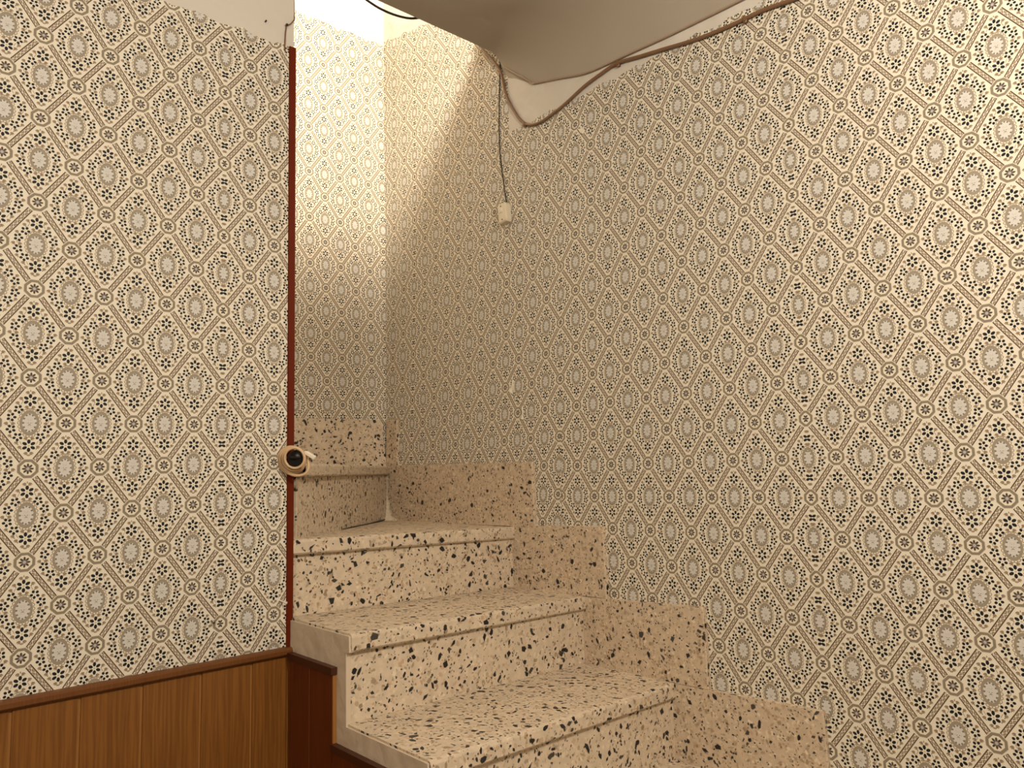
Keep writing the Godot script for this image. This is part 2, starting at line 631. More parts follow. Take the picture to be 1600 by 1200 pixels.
# ---------------------------------------------------------------- the room
func room() -> void:
	var st := mb()
	box(st, Vector3(XR, -0.1, -2.6), Vector3(XR + 0.15, 4.7, 2.6))
	structure("wall_right", st, M.white, "long right wall papered in blue and taupe medallion diamonds beside the stair", "wall")
	st = mb()
	loft(st, [Vector3(-2.2, -0.1, back_z(-2.2)), Vector3(XR, -0.1, back_z(XR)), Vector3(XR, -0.1, -2.6), Vector3(-2.2, -0.1, -2.6)],
		[Vector3(-2.2, 4.7, back_z(-2.2)), Vector3(XR, 4.7, back_z(XR)), Vector3(XR, 4.7, -2.6), Vector3(-2.2, 4.7, -2.6)])
	structure("wall_back", st, M.white, "narrow back wall at the stair's turn, lit from above", "wall")
	# the left wall, its end standing free beside the stair
	st = mb()
	var P := [Vector3(-2.1, 0, left_z(-2.1)), Vector3(FLANK, 0, left_z(FLANK)), Vector3(FLANK, 0, left_z(FLANK) - 0.11), Vector3(-2.1, 0, left_z(-2.1) - 0.11)]
	var A := []
	var B := []
	for q in P:
		A.append(q + Vector3(0, -0.1, 0))
		B.append(q + Vector3(0, 3.02, 0))
	loft(st, A, B)
	structure("wall_left", st, M.white, "papered left wall above the brown wainscot, white plaster along its top", "wall")
	st = mb()
	box(st, Vector3(-2.25, -0.1, -1.75), Vector3(-2.1, 2.95, 2.6))
	structure("wall_side", st, M.far_paper, "dull buff side wall of the lower room, left of the frame", "wall")
	st = mb()
	box(st, Vector3(-2.25, -0.1, 2.45), Vector3(XR + 0.15, 2.95, 2.6))
	structure("wall_front", st, M.far_paper, "dull buff wall of the lower room behind the viewer", "wall")
	st = mb()
	box(st, Vector3(-2.25, -0.12, -2.55), Vector3(XR + 0.15, 0.0, 2.6))
	structure("floor", st, M.far_floor, "brown tiled floor of the lower room", "floor")
	# ceiling: rounded into the right wall, ending in a rim over the stair
	st = mb()
	var zs := [2.46, 1.0, 0.2, -0.4, -0.8, -1.1, -1.3, -1.45, -1.56, -1.63, RIM]
	var rows := []
	var rr := [RIM, 0.066]
	for z in zs:
		var k := clampf((z - RIM) / 0.42, 0.0, 1.0)
		var r := 0.0
		for q in [[RIM, 0.066], [-1.63, 0.088], [-1.543, 0.142], [-1.337, 0.195], [-1.17, 0.208], [-0.85, 0.222], [3.0, 0.226]]:
			if z >= q[0]: rr = q
			else:
				r = lerpf(rr[1], q[1], (z - rr[0]) / (q[0] - rr[0]))
				break
		var sag := 0.010 * sin(z * 3.1) * k
		var row := [Vector3(-2.2, CEIL, z)]
		for f in [0.0, 0.4, 0.75, 1.0]:
			var x := lerpf(FLANK - 0.2, XR - r, f)
			row.append(Vector3(x, CEIL + sag * sin(f * PI) + 0.004 * sin(x * 9.0 + z * 5.0) * k, z))
		for a in 8:
			var t := PI / 2 * (a + 1) / 8
			row.append(Vector3(XR - r + sin(t) * r, CEIL - r + cos(t) * r, z))
		rows.append(row)
	st.set_smooth_group(1)
	for i in rows.size() - 1:
		for j in rows[i].size() - 1:
			var v: Vector3 = (rows[i][j] + rows[i + 1][j + 1]) * 0.5
			quad(st, rows[i][j], rows[i][j + 1], rows[i + 1][j + 1], rows[i + 1][j], Vector3(0, 2.3, v.z) - v if j > 4 else Vector3(0, -1, 0))
	# rounded lip and fascia of the rim, then the top
	var prev: Array = rows[-1]
	st.set_smooth_group(2)
	for s in [[0.006, -0.004], [0.02, -0.012], [0.05, -0.015], [0.22, -0.015]]:
		var next := []
		for v in rows[-1]:
			next.append(Vector3(v.x, maxf(v.y + s[0], 3.02 if s[0] > 0.2 else 0.0), RIM + s[1]))
		for j in prev.size() - 1:
			quad(st, prev[j], prev[j + 1], next[j + 1], next[j], Vector3(0, -0.3, -1))
		prev = next
	st.set_smooth_group(-1)
	quad(st, Vector3(-2.2, 3.02, RIM - 0.015), Vector3(XR, 3.02, RIM - 0.015), Vector3(XR, 3.02, 2.46), Vector3(-2.2, 3.02, 2.46), Vector3.UP)
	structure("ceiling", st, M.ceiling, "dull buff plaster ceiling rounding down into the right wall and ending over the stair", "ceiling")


func upstairs() -> void:
	var st := mb()
	box(st, Vector3(-0.95, 1.2, -2.55), Vector3(-0.8, 3.0, -1.55))
	structure("wall_landing", st, M.white, "white wall closing the upper stair, out of sight", "wall")
	st = mb()
	box(st, Vector3(-2.25, 3.021, -2.55), Vector3(-2.1, 4.7, 1.2))
	structure("wall_hall", st, M.hall, "buff wall of the upstairs hall, out of sight", "wall")
	st = mb()
	box(st, Vector3(-2.25, 3.021, 1.05), Vector3(XR + 0.15, 4.7, 1.2))
	structure("wall_upper", st, M.hall, "buff end wall of the upstairs hall, out of sight", "wall")
	st = mb()
	box(st, Vector3(-2.25, 4.6, -2.6), Vector3(XR + 0.15, 4.75, 1.2))
	structure("ceiling_upper", st, M.hall, "buff ceiling of the upstairs hall over the stair", "ceiling")


# ---------------------------------------------------------------- wallpaper
# lattice coordinates (i, j) of the printed pattern at a place on a wall: quadratics, straight beyond the range [s0, s1, y0, y1]
func poly(c: Array, s: float, y: float) -> float:
	if c.size() == 3:
		return c[0] + c[1] * y + c[2] * s
	return c[0] + c[1] * y + c[2] * y * y + c[3] * s + c[4] * s * y + c[5] * s * s


func lattice(fit: Array, s: float, y: float) -> Vector2:
	var r: Array = fit[2]
	var a := clampf(s, r[0], r[1])
	var b := clampf(y, r[2], r[3])
	var out := Vector2(poly(fit[0], a, b), poly(fit[1], a, b))
	if a != s:
		out += Vector2(poly(fit[0], a + 0.01, b) - poly(fit[0], a - 0.01, b), poly(fit[1], a + 0.01, b) - poly(fit[1], a - 0.01, b)) / 0.02 * (s - a)
	if b != y:
		out += Vector2(poly(fit[0], a, b + 0.01) - poly(fit[0], a, b - 0.01), poly(fit[1], a, b + 0.01) - poly(fit[1], a, b - 0.01)) / 0.02 * (y - b)
	return out


# where a seam (i = const) runs at height y
func seam(fit: Array, i: float, y: float, guess: float) -> float:
	var s := guess
	for k in 20:
		s += (i - lattice(fit, s, y).x) / 17.0
	return s


func paper_grid(st: SurfaceTool, fit: Array, left: Callable, right: Callable, bottom: Callable, top: Callable, ns: int, ny: int, place: Callable, out: Vector3, i0 := -999.0, i1 := 999.0) -> void:
	for a in ns:
		for b in ny:
			var P := []
			var T := []
			for q in [[a, b], [a + 1, b], [a + 1, b + 1], [a, b + 1]]:
				var f: float = float(q[0]) / ns
				var ym: float = 2.0
				var s: float = lerpf(left.call(ym), right.call(ym), f)
				var y: float = lerpf(bottom.call(s), top.call(s), float(q[1]) / ny)
				s = lerpf(left.call(y), right.call(y), f)
				P.append(place.call(s, y))
				var ij := lattice(fit, s, y)
				# each sheet was trimmed a little short of its pattern's edge
				ij.x += 0.05 * pow(clampf(1.0 - (ij.x - i0), 0.0, 1.0), 2.0) - 0.05 * pow(clampf(1.0 - (i1 - ij.x), 0.0, 1.0), 2.0)
				T.append(ij * 0.5)
			for t in [[0, 1, 2], [0, 2, 3]]:
				var idx: Array = t
				if (P[t[1]] - P[t[0]]).cross(P[t[2]] - P[t[0]]).dot(out) > 0:
					idx = [t[0], t[2], t[1]]
				for k in idx:
					st.set_uv(T[k])
					st.add_vertex(P[k])


func ragged(s: float) -> float:
	return 0.0035 * sin(s * 61.0) + 0.0025 * sin(s * 137.0 + 1.0) + 0.0018 * sin(s * 401.0)


func papers() -> void:
	var wr := get_node("wall_right")
	var wl := get_node("wall_left")
	var wb := get_node("wall_back")
	var fa := [[11.1077, 1.1454, -0.2003, 16.3862, 0.7218, 0.275], [30.1918, -11.3229, -0.3358, 0.0401, 0.0235, 0.0233], [-1.5, -0.36, 1.0, 2.52]]
	var fb := [[21.3494, -3.3186, 0.4273, 23.1221, -0.4211, 1.5255], [32.8082, -12.7965, -0.1235, 1.5023, -0.3542, 0.2492], [-2.33, -1.45, 1.5, 2.52]]
	var on_right := func(s: float, y: float) -> Vector3: return Vector3(XR - 0.0007, y, s)
	var top_r := func(s: float) -> float: return 2.552 + ragged(s)
	# right wall: strips of twelve columns each
	var edge := [-13.0, -1.0, 11.0, 23.0, 35.0, 47.0]
	for k in edge.size() - 1:
		var i0: float = edge[k]
		var i1: float = edge[k + 1]
		var st := mb()
		var l := func(y: float) -> float: return seam(fa, i0, y, -0.8)
		var r := func(y: float) -> float: return minf(seam(fa, i1, y, -0.8), 2.44)
		paper_grid(st, fa, l, r, func(_s): return 0.0, top_r, 40, 40, on_right, Vector3(-1, 0, 0), i0, i1)
		commit("wallpaper_strip", st, M.paper, wr)
	var st2 := mb()
	var zc := -1.664
	paper_grid(st2, fb, func(y): return seam(fb, -25.0, y, -2.1), func(_y): return zc, func(_s): return 1.2, func(s): return lerpf(3.165, 3.0, (s + 2.36) / 0.7) + ragged(s), 36, 40, on_right, Vector3(-1, 0, 0), -25.0)
	paper_grid(st2, fb, func(_y): return zc, func(y): return seam(fa, -13.0, y, -1.4), func(_s): return 1.0, top_r, 12, 40, on_right, Vector3(-1, 0, 0), -999.0, -13.0)
	commit("wallpaper_strip", st2, M.paper, wr)
	st2 = mb()
	paper_grid(st2, fb, func(_y): return -2.366, func(y): return seam(fb, -25.0, y, -2.1), func(_s): return 1.2, func(s): return lerpf(3.165, 3.0, (s + 2.36) / 0.7) + ragged(s), 12, 40, on_right, Vector3(-1, 0, 0), -999.0, -25.0)
	commit("wallpaper_strip", st2, M.paper, wr)
	# back wall
	var ff := [[-20.9688, 0.2584, 16.8927], [31.1908, -12.2751, 0.3508], [-9.0, 9.0, -9.0, 9.0]]
	var on_back := func(s: float, y: float) -> Vector3: return Vector3(s, y, back_z(s) + 0.0007)
	var cut := [4.6, 0.0, -12.0, -24.0]
	for k in 3:
		var st := mb()
		var i0: float = cut[k + 1]
		var i1: float = cut[k]
		paper_grid(st, ff, func(y): return seam(ff, i0, y, 1.2), func(y): return minf(seam(ff, i1, y, 1.2), XR) if k > 0 else XR - 0.0005, func(_s): return 1.5, func(s): return 3.148 + ragged(s), 16, 30, on_back, Vector3(0, 0, 1))
		commit("wallpaper_strip", st, M.paper, wb)
	# left wall
	var fl := [[-11.8811, 0.1458, 17.4191], [30.2507, -12.481, 0.1857], [-9.0, 9.0, -9.0, 9.0]]
	var on_left := func(s: float, y: float) -> Vector3: return Vector3(s, y, left_z(s) + 0.0007)
	var cut2 := [9.0, -1.0, -13.0, -25.0, -37.0, -49.0]
	for k in 5:
		var st := mb()
		var i0: float = cut2[k + 1]
		var i1: float = cut2[k]
		paper_grid(st, fl, func(y): return maxf(seam(fl, i0, y, 0.6), -2.09), func(y): return seam(fl, i1, y, 0.6) if k > 0 else FLANK - 0.0005, func(_s): return 1.14, func(s): return 2.506 + 0.014 * (s - 0.25) + ragged(s), 36, 30, on_left, Vector3(0, 0, 1), i0, i1)
		commit("wallpaper_strip", st, M.paper, wl)
	# paper torn and curling near the corner
	var tears := [
		[[1.7897, -1.6720], [1.7740, -1.6830], [1.7560, -1.6860], [1.7480, -1.6780]],
		[[1.7335, -1.6600], [1.7270, -1.6460], [1.7200, -1.6380], [1.7250, -1.6480]],
		[[1.7070, -1.6350], [1.6850, -1.6350], [1.6720, -1.6400], [1.6690, -1.6340]],
		[[2.4560, -1.3740], [2.4540, -1.3560], [2.4380, -1.3600], [2.4450, -1.3710]],
		[[2.5900, -1.7200], [2.5820, -1.7110], [2.5740, -1.7190], [2.5800, -1.7290]],
	]
	for q in tears:
		var st := mb()
		var n: int = q.size()
		var mid := Vector3.ZERO
		var base := []
		for p in q:
			base.append(Vector3(XR - 0.0008, p[0], p[1]))
			mid += Vector3(XR - 0.0008, p[0], p[1]) / n
		# a flake bent away from the wall along one edge
		var lift := []
		for k in n:
			lift.append(base[k] + Vector3(-0.006 if k % 2 == 0 else -0.0015, 0, 0))
		for k in n:
			var j := (k + 1) % n
			tri(st, lift[k], lift[j], mid + Vector3(-0.0022, 0, 0), Vector3(-1, 0, 0))
			quad(st, base[k], base[j], lift[j], lift[k], (base[k] + base[j]) * 0.5 - mid)
		commit("torn_flake", st, M.torn, wr)


# ---------------------------------------------------------------- the stair
# nose of each parallel tread: [level at the right wall, z there, level at the open side, z there]
func noses() -> Array:
	var a := [[1.361, -1.675, 1.386, -1.583], [1.192, -1.405, 1.2195, -1.332], [1.0235, -1.130, 1.052, -1.080]]
	for k in 5:
		a.append([1.0235 - 0.1705 * (k + 1), -1.130 + 0.272 * (k + 1), 1.052 - 0.1725 * (k + 1), -1.080 + 0.262 * (k + 1)])
	return a


func staircase() -> void:
	var t := thing("staircase", "terrazzo winder staircase climbing along the right papered wall and turning left", "staircase")
	var N := noses()
	var TH := 0.034
	var XL := FLANK + 0.004
	# treads and risers
	for k in range(1, N.size()):
		var n: Array = N[k]
		var up: Array = N[k - 1]
		var ring := func(x: float, y: float, z: float, zb: float) -> Array:
			return [Vector3(x, y - TH, z - 0.004), Vector3(x, y - TH + 0.004, z), Vector3(x, y - 0.007, z), Vector3(x, y - 0.002, z - 0.002), Vector3(x, y, z - 0.007), Vector3(x, y, zb), Vector3(x, y - TH, zb)]
		var st := mb()
		loft(st, ring.call(XL, n[2], n[3], up[3] - 0.045), ring.call(XR - 0.001, n[0], n[1], up[1] - 0.045))
		commit("tread", st, M.terrazzo, t)
	for k in range(0, N.size()):
		var n: Array = N[k]
		var lo: Array = N[k + 1] if k + 1 < N.size() else [0.0, 0, 0.0, 0]
		var st := mb()
		var zl: float = n[3] - 0.017
		var zr: float = n[1] - 0.010
		slab(st, [Vector3(XL, lo[2], zl), Vector3(XR - 0.001, lo[0], zr), Vector3(XR - 0.001, n[0] - TH, zr), Vector3(XL, n[2] - TH, zl)], Vector3(0, 0, -0.024), 0.0012)
		commit("riser", st, M.terrazzo, t)
	# winder tread C: a wedge that narrows to the free end of the left wall
	var c: Array = N[0]
	var st := mb()
	var px := 0.787
	var pz := -1.600
	var A := [Vector3(XL, c[2] - TH, c[3] - 0.004), Vector3(XL, c[2] - TH + 0.004, c[3]), Vector3(XL, c[2] - 0.007, c[3]), Vector3(XL, c[2] - 0.002, c[3] - 0.002), Vector3(XL, c[2], c[3] - 0.007), Vector3(XL, c[2], pz - 0.02), Vector3(XL, c[2] - TH, pz - 0.02)]
	var B := [Vector3(XR - 0.001, c[0] - TH, c[1] - 0.004), Vector3(XR - 0.001, c[0] - TH + 0.004, c[1]), Vector3(XR - 0.001, c[0] - 0.007, c[1]), Vector3(XR - 0.001, c[0] - 0.002, c[1] - 0.002), Vector3(XR - 0.001, c[0], c[1] - 0.007), Vector3(XR - 0.001, c[0], -2.364), Vector3(XR - 0.001, c[0] - TH, -2.364)]
	loft(st, A, B)
	commit("tread", st, M.terrazzo, t)
	# winder riser D and its tread, on a diagonal from the wall's end to the far corner; built in its own axes so the stone keeps its scale
	var from := Vector3(px, 0, pz)
	var to := Vector3(1.5, 0, -2.350)
	var along := (to - from).normalized()
	var face := Vector3(0, 1, 0).cross(along).normalized()
	if face.z < 0: face = -face
	var len := (to - from).length()
	var bas := Basis(along, Vector3.UP, along.cross(Vector3.UP))
	var out := bas.inverse() * face
	st = mb()
	slab(st, [Vector3(0, 1.384, 0), Vector3(len, 1.361, 0), Vector3(len, 1.520, 0), Vector3(0, 1.520, 0)], -out * 0.012, 0.001)
	var rd := commit("riser", st, M.terrazzo, t)
	rd.transform = Transform3D(bas, from)
	# tread D: front on the diagonal, filling to the back wall and left behind the wall
	st = mb()
	var f0 := from + face * 0.016
	var f1 := to + face * 0.014 + along * 0.0
	f1.x = minf(f1.x, XR - 0.006)
	var prof := [[0.0, -0.030], [0.004, -0.026], [0.004, -0.006], [0.001, -0.001], [-0.004, 0.0]]
	var S := []
	for q in [f0, f1]:
		var row := []
		for r in prof:
			row.append(q + face * r[0] + Vector3(0, 1.5505 + r[1], 0))
		S.append(row)
	for i in prof.size() - 1:
		quad(st, S[0][i], S[1][i], S[1][i + 1], S[0][i + 1], face)
	var back0 := Vector3(px, 1.5505, back_z(px))
	quad(st, S[0][4], S[1][4], Vector3(XR - 0.002, 1.5505, -2.364), back0, Vector3.UP)
	quad(st, S[0][0], S[1][0], Vector3(XR - 0.002, 1.5205, -2.364), back0 - Vector3(0, 0.03, 0), Vector3.DOWN)
	quad(st, S[1][0], S[1][4], Vector3(XR - 0.002, 1.5505, -2.364), Vector3(XR - 0.002, 1.5205, -2.364), Vector3(1, 0, 0))
	quad(st, S[0][0], S[0][4], back0, back0 - Vector3(0, 0.03, 0), Vector3(-1, 0, 0))
	commit("tread", st, M.terrazzo, t)
	st = mb()
	box(st, Vector3(0.64, 1.51, back_z(px) + 0.008), Vector3(px + 0.004, 1.5503, left_z(px) - 0.113))
	commit("tread", st, M.terrazzo, t)
	# plaster side of the flight: outline follows treads and risers, foot on the floor
	st = mb()
	var zig := PackedVector2Array()
	zig.append(Vector2(left_z(FLANK) + 0.001, 0.0))
	zig.append(Vector2(left_z(FLANK) + 0.001, N[1][2] - 0.004))
	for k in range(1, N.size()):
		var n: Array = N[k]
		var lo: float = N[k + 1][2] - 0.004 if k + 1 < N.size() else 0.0
		zig.append(Vector2(n[3] - 0.004, n[2] - 0.004))
		zig.append(Vector2(n[3] - 0.003, n[2] - TH))
		zig.append(Vector2(n[3] - 0.015, n[2] - TH - 0.002))
		zig.append(Vector2(n[3] - 0.015, lo))
	extrude_x(st, zig, FLANK, FLANK + 0.010)
	commit("plaster_side", st, M.plaster, t)
	# masonry under the steps
	st = mb()
	zig = PackedVector2Array()
	zig.append(Vector2(left_z(FLANK) + 0.001, 0.0))
	zig.append(Vector2(left_z(FLANK) + 0.001, N[1][2] - 0.06))
	for k in range(1, N.size()):
		var n: Array = N[k]
		var lo: float = N[k + 1][2] - 0.075 if k + 1 < N.size() else 0.0
		zig.append(Vector2(n[3] - 0.11, n[2] - 0.075))
		zig.append(Vector2(n[3] - 0.11, lo))
	extrude_x(st, zig, FLANK + 0.012, XR - 0.002)
	commit("masonry_core", st, M.plaster, t)
	# skirting tiles on the right wall, stepping up with the flight
	var T := 0.011
	var tiles := [
		# z back, z front, bottom back, bottom front, top back, top front
		[-2.350, -1.588, 1.361, 1.366, 1.552, 1.5465],
		[-1.678, -1.331, 1.192, 1.196, 1.3665, 1.3745],
		[-1.410, -1.039, 1.022, 1.028, 1.1905, 1.2050],
		[-1.134, -0.771, 0.853, 0.862, 1.0235, 1.0345],
	]
	for k in 4:
		var z0: float = -1.134 + 0.272 * (k + 1)
		var y0: float = 0.853 - 0.1705 * (k + 1)
		tiles.append([z0, z0 + 0.36, maxf(y0, 0.0), maxf(y0 + 0.004, 0.0), y0 + 0.170, y0 + 0.176])
	for q in tiles:
		st = mb()
		T = 0.0118 if T < 0.0114 else 0.011
		q[0] -= 0.014
		q[2] = maxf(q[2] - 0.004, 0.0)
		q[3] = maxf(q[3] - 0.002, 0.0)
		slab(st, [Vector3(XR - T, q[2], q[0]), Vector3(XR - T, q[3], q[1]), Vector3(XR - T, q[5], q[1] - 0.004), Vector3(XR - T, q[4], q[0])], Vector3(T - 0.0002, 0, 0), 0.0018)
		commit("skirting_tile", st, M.terrazzo_fine, t)
	st = mb()
	slab(st, [Vector3(XR - T, 1.551, -2.352), Vector3(XR - T, 1.551, -2.283), Vector3(XR - T, 1.7135, -2.283), Vector3(XR - T, 1.7165, -2.352)], Vector3(T - 0.0002, 0, 0), 0.0018)
	commit("skirting_tile", st, M.terrazzo_fine, t)
	st = mb()
	slab(st, [Vector3(0.80, 1.551, back_z(0.80) + T), Vector3(XR - 0.004, 1.551, back_z(XR) + T), Vector3(XR - 0.030, 1.7165, back_z(1.48) + T), Vector3(0.80, 1.712, back_z(0.80) + T)], Vector3(0, 0, -T + 0.0002), 0.0018)
	commit("skirting_tile", st, M.terrazzo, t)
	# rough mortar smeared up the corner of the winder and over its foot
	st = mb()
	st.set_smooth_group(0)
	var nz := FastNoiseLite.new()
	nz.seed = 8
	nz.frequency = 0.9
	var rows := []
	for a in 25:
		var u := a / 24.0
		var y := lerpf(1.363, 1.535, u)
		var sp := (0.010 + 0.045 * exp(-u * 7.0)) * (1.0 + 0.9 * nz.get_noise_2d(a * 1.7, 3.0))
		var row := []
		for b in 9:
			var v := b / 8.0
			# across the corner: from the riser round to the wall tile
			var p := to + Vector3(0, y, 0)
			var on_riser := p - along * sp + face * 0.0005
			var on_tile := Vector3(XR - 0.0125, y, to.z + sp * 1.5)
			var q := on_riser.lerp(on_tile, v)
			var inward := 0.25 * sin(v * PI) * sp * (0.8 + 0.5 * nz.get_noise_2d(a * 2.1, b * 3.0 + 9.0))
			q += (p - (on_riser + on_tile) * 0.5).normalized() * inward
			if a == 0: q.y = 1.3615
			row.append(q + Vector3(0, 0.005 * nz.get_noise_2d(b * 3.0, a * 2.0), 0))
		rows.append(row)
	for a in 24:
		for b in 8:
			quad(st, rows[a][b], rows[a][b + 1], rows[a + 1][b + 1], rows[a + 1][b], Vector3(-1, 0, 1))
	commit("mortar_patch", st, M.mortar, t)


# ---------------------------------------------------------------- wood panelling
func panelling() -> void:
	var front := 0.007
	var w := thing("wood_panelling", "brown wood-grain wainscot of upright boards along the foot of the left wall", "panelling")
	var at := func(x: float, y: float, d: float) -> Vector3: return Vector3(x, y, left_z(x) + d)
	var xs := [0.7555, 0.679, 0.5752, 0.4657, 0.3615, 0.2575]
	while xs[-1] > -1.95:
		xs.append(xs[-1] - 0.105)
	var cap := func(x: float) -> float: return 1.1635 + 0.003 * (0.25 - x)
	for k in xs.size() - 1:
		var a: float = xs[k + 1] + 0.0026
		var b: float = xs[k] - (0.0026 if k > 0 else 0.0)
		var st := mb()
		slab(st, [at.call(a, 0.0, front), at.call(b, 0.0, front), at.call(b, cap.call(b) - 0.016, front), at.call(a, cap.call(a) - 0.016, front)], Vector3(0, 0, -front + 0.0008), 0.0015)
		commit("board", st, M.wood, w)
		st = mb()
		slab(st, [at.call(a - 0.005, 0.0, front - 0.0035), at.call(a, 0.0, front - 0.0035), at.call(a, cap.call(a) - 0.017, front - 0.0035), at.call(a - 0.005, cap.call(a) - 0.017, front - 0.0035)], Vector3(0, 0, -0.0025), 0.0004)
		commit("joint_strip", st, M.lath, w)
	var st := mb()
	slab(st, [at.call(0.7555, 0.0, front + 0.004), at.call(FLANK + 0.001, 0.0, front + 0.004), at.call(FLANK + 0.001, 1.146, front + 0.004), at.call(0.7555, 1.146, front + 0.004)], Vector3(0, 0, -front - 0.003), 0.002)
	commit("corner_post", st, M.wood, w)
	# cap rail with rounded front
	st = mb()
	var R := []
	for x in [-2.09, FLANK + 0.006]:
		var y: float = cap.call(x)
		R.append([at.call(x, y - 0.017, 0.0008), at.call(x, y - 0.017, front + 0.006), at.call(x, y - 0.013, front + 0.010), at.call(x, y - 0.005, front + 0.010), at.call(x, y - 0.001, front + 0.006), at.call(x, y, 0.0008)])
	loft(st, R[0], R[1])
	commit("cap_rail", st, M.cap, w)
	# the stepped panelling on the open side of the flight
	var s := thing("stair_panelling", "dark reddish wood panelling stepping down the open side of the terrazzo stair", "panelling")
	var N := noses()
	var z0 := left_z(FLANK) + front + 0.012
	var d := 0.009
	# outline of the panel's top: level under each tread, then down
	var steps := []
	for k in range(1, N.size()):
		var zb: float = N[k - 1][3] - 0.050 if k > 1 else z0
		steps.append([zb, N[k][3] - 0.052, N[k][2] - 0.0665 if k > 1 else 1.1525])
	steps[1][2] = 1.0115
	for k in steps.size():
		var q: Array = steps[k]
		if k > 0: q[0] = steps[k - 1][1]
		var y: float = q[2]
		if y < 0.1: break
		var z: float = q[0]
		var cuts := [z]
		var nx: float = -1.478
		while nx < q[1]:
			if nx > z + 0.02: cuts.append(nx)
			nx += 0.112
		cuts.append(q[1])
		for c in cuts.size() - 1:
			st = mb()
			var a: float = cuts[c] + 0.0012
			var b: float = cuts[c + 1] - 0.0012
			slab(st, [Vector3(FLANK - d, 0.0, a), Vector3(FLANK - d, 0.0, b), Vector3(FLANK - d, y - 0.014, b), Vector3(FLANK - d, y - 0.014, a)], Vector3(d - 0.0004, 0, 0), 0.0012)
			commit("board", st, M.wood_dark, s)
			st = mb()
			slab(st, [Vector3(FLANK - 0.0084, 0.0, a - 0.0024), Vector3(FLANK - 0.0084, 0.0, a), Vector3(FLANK - 0.0084, y - 0.014, a), Vector3(FLANK - 0.0084, y - 0.014, a - 0.0024)], Vector3(0.007, 0, 0), 0.0003)
			if c > 0: commit("joint_strip", st, M.lath, s)
		st = mb()
		box(st, Vector3(FLANK - d - 0.004, y - 0.014, q[0] - 0.001), Vector3(FLANK - 0.0004, y, q[1] + 0.004))
		commit("cap_rail", st, M.cap_dark, s)
		st = mb()
		var ylo: float = steps[k + 1][2] if k + 1 < steps.size() else 0.0
		box(st, Vector3(FLANK - d + 0.001, maxf(ylo, 0.0), q[1] - 0.001), Vector3(FLANK - 0.0004, y - 0.014, q[1] + 0.0015))
		commit("edge_strip", st, M.lath, s)
	# red-brown corner strip at the free end of the left wall
	st = mb()
	var T := []
	for q in [[2.516, 0.7535, 0.7700], [1.8, 0.7560, 0.7720], [1.163, 0.7575, 0.7725]]:
		var y: float = q[0]
		var zf: float = left_z(q[1])
		T.append([Vector3(q[1], y, zf + 0.0009), Vector3(q[1] + 0.001, y, zf + 0.0045), Vector3(q[2] - 0.0015, y, zf + 0.0050), Vector3(q[2], y, zf + 0.0035), Vector3(q[2], y, zf - 0.016), Vector3(FLANK + 0.0006, y, zf - 0.016), Vector3(FLANK + 0.0006, y, zf + 0.0009)])
	for i in 2:
		for k in 7:
			var j := (k + 1) % 7
			var mid: Vector3 = T[i][k] * 0.5 + T[i][j] * 0.5
			quad(st, T[i][k], T[i][j], T[i + 1][j], T[i + 1][k], mid - Vector3(FLANK - 0.002, mid.y, left_z(FLANK) - 0.001) if k < 4 else Vector3(-0.3, 0, -1))
	for k in range(1, 6):
		tri(st, T[0][0], T[0][k], T[0][k + 1], Vector3.UP)
		tri(st, T[2][0], T[2][k], T[2][k + 1], Vector3.DOWN)
	structure("trim_1", st, M.trim, "narrow red-brown upright corner strip at the free end of the left wall", "trim")


# ---------------------------------------------------------------- cables and wires
func on_r(pts: Array, off: float) -> Array:
	var out := []
	for p in pts:
		out.append(Vector3(XR - off, p[0], p[1]))
	return out


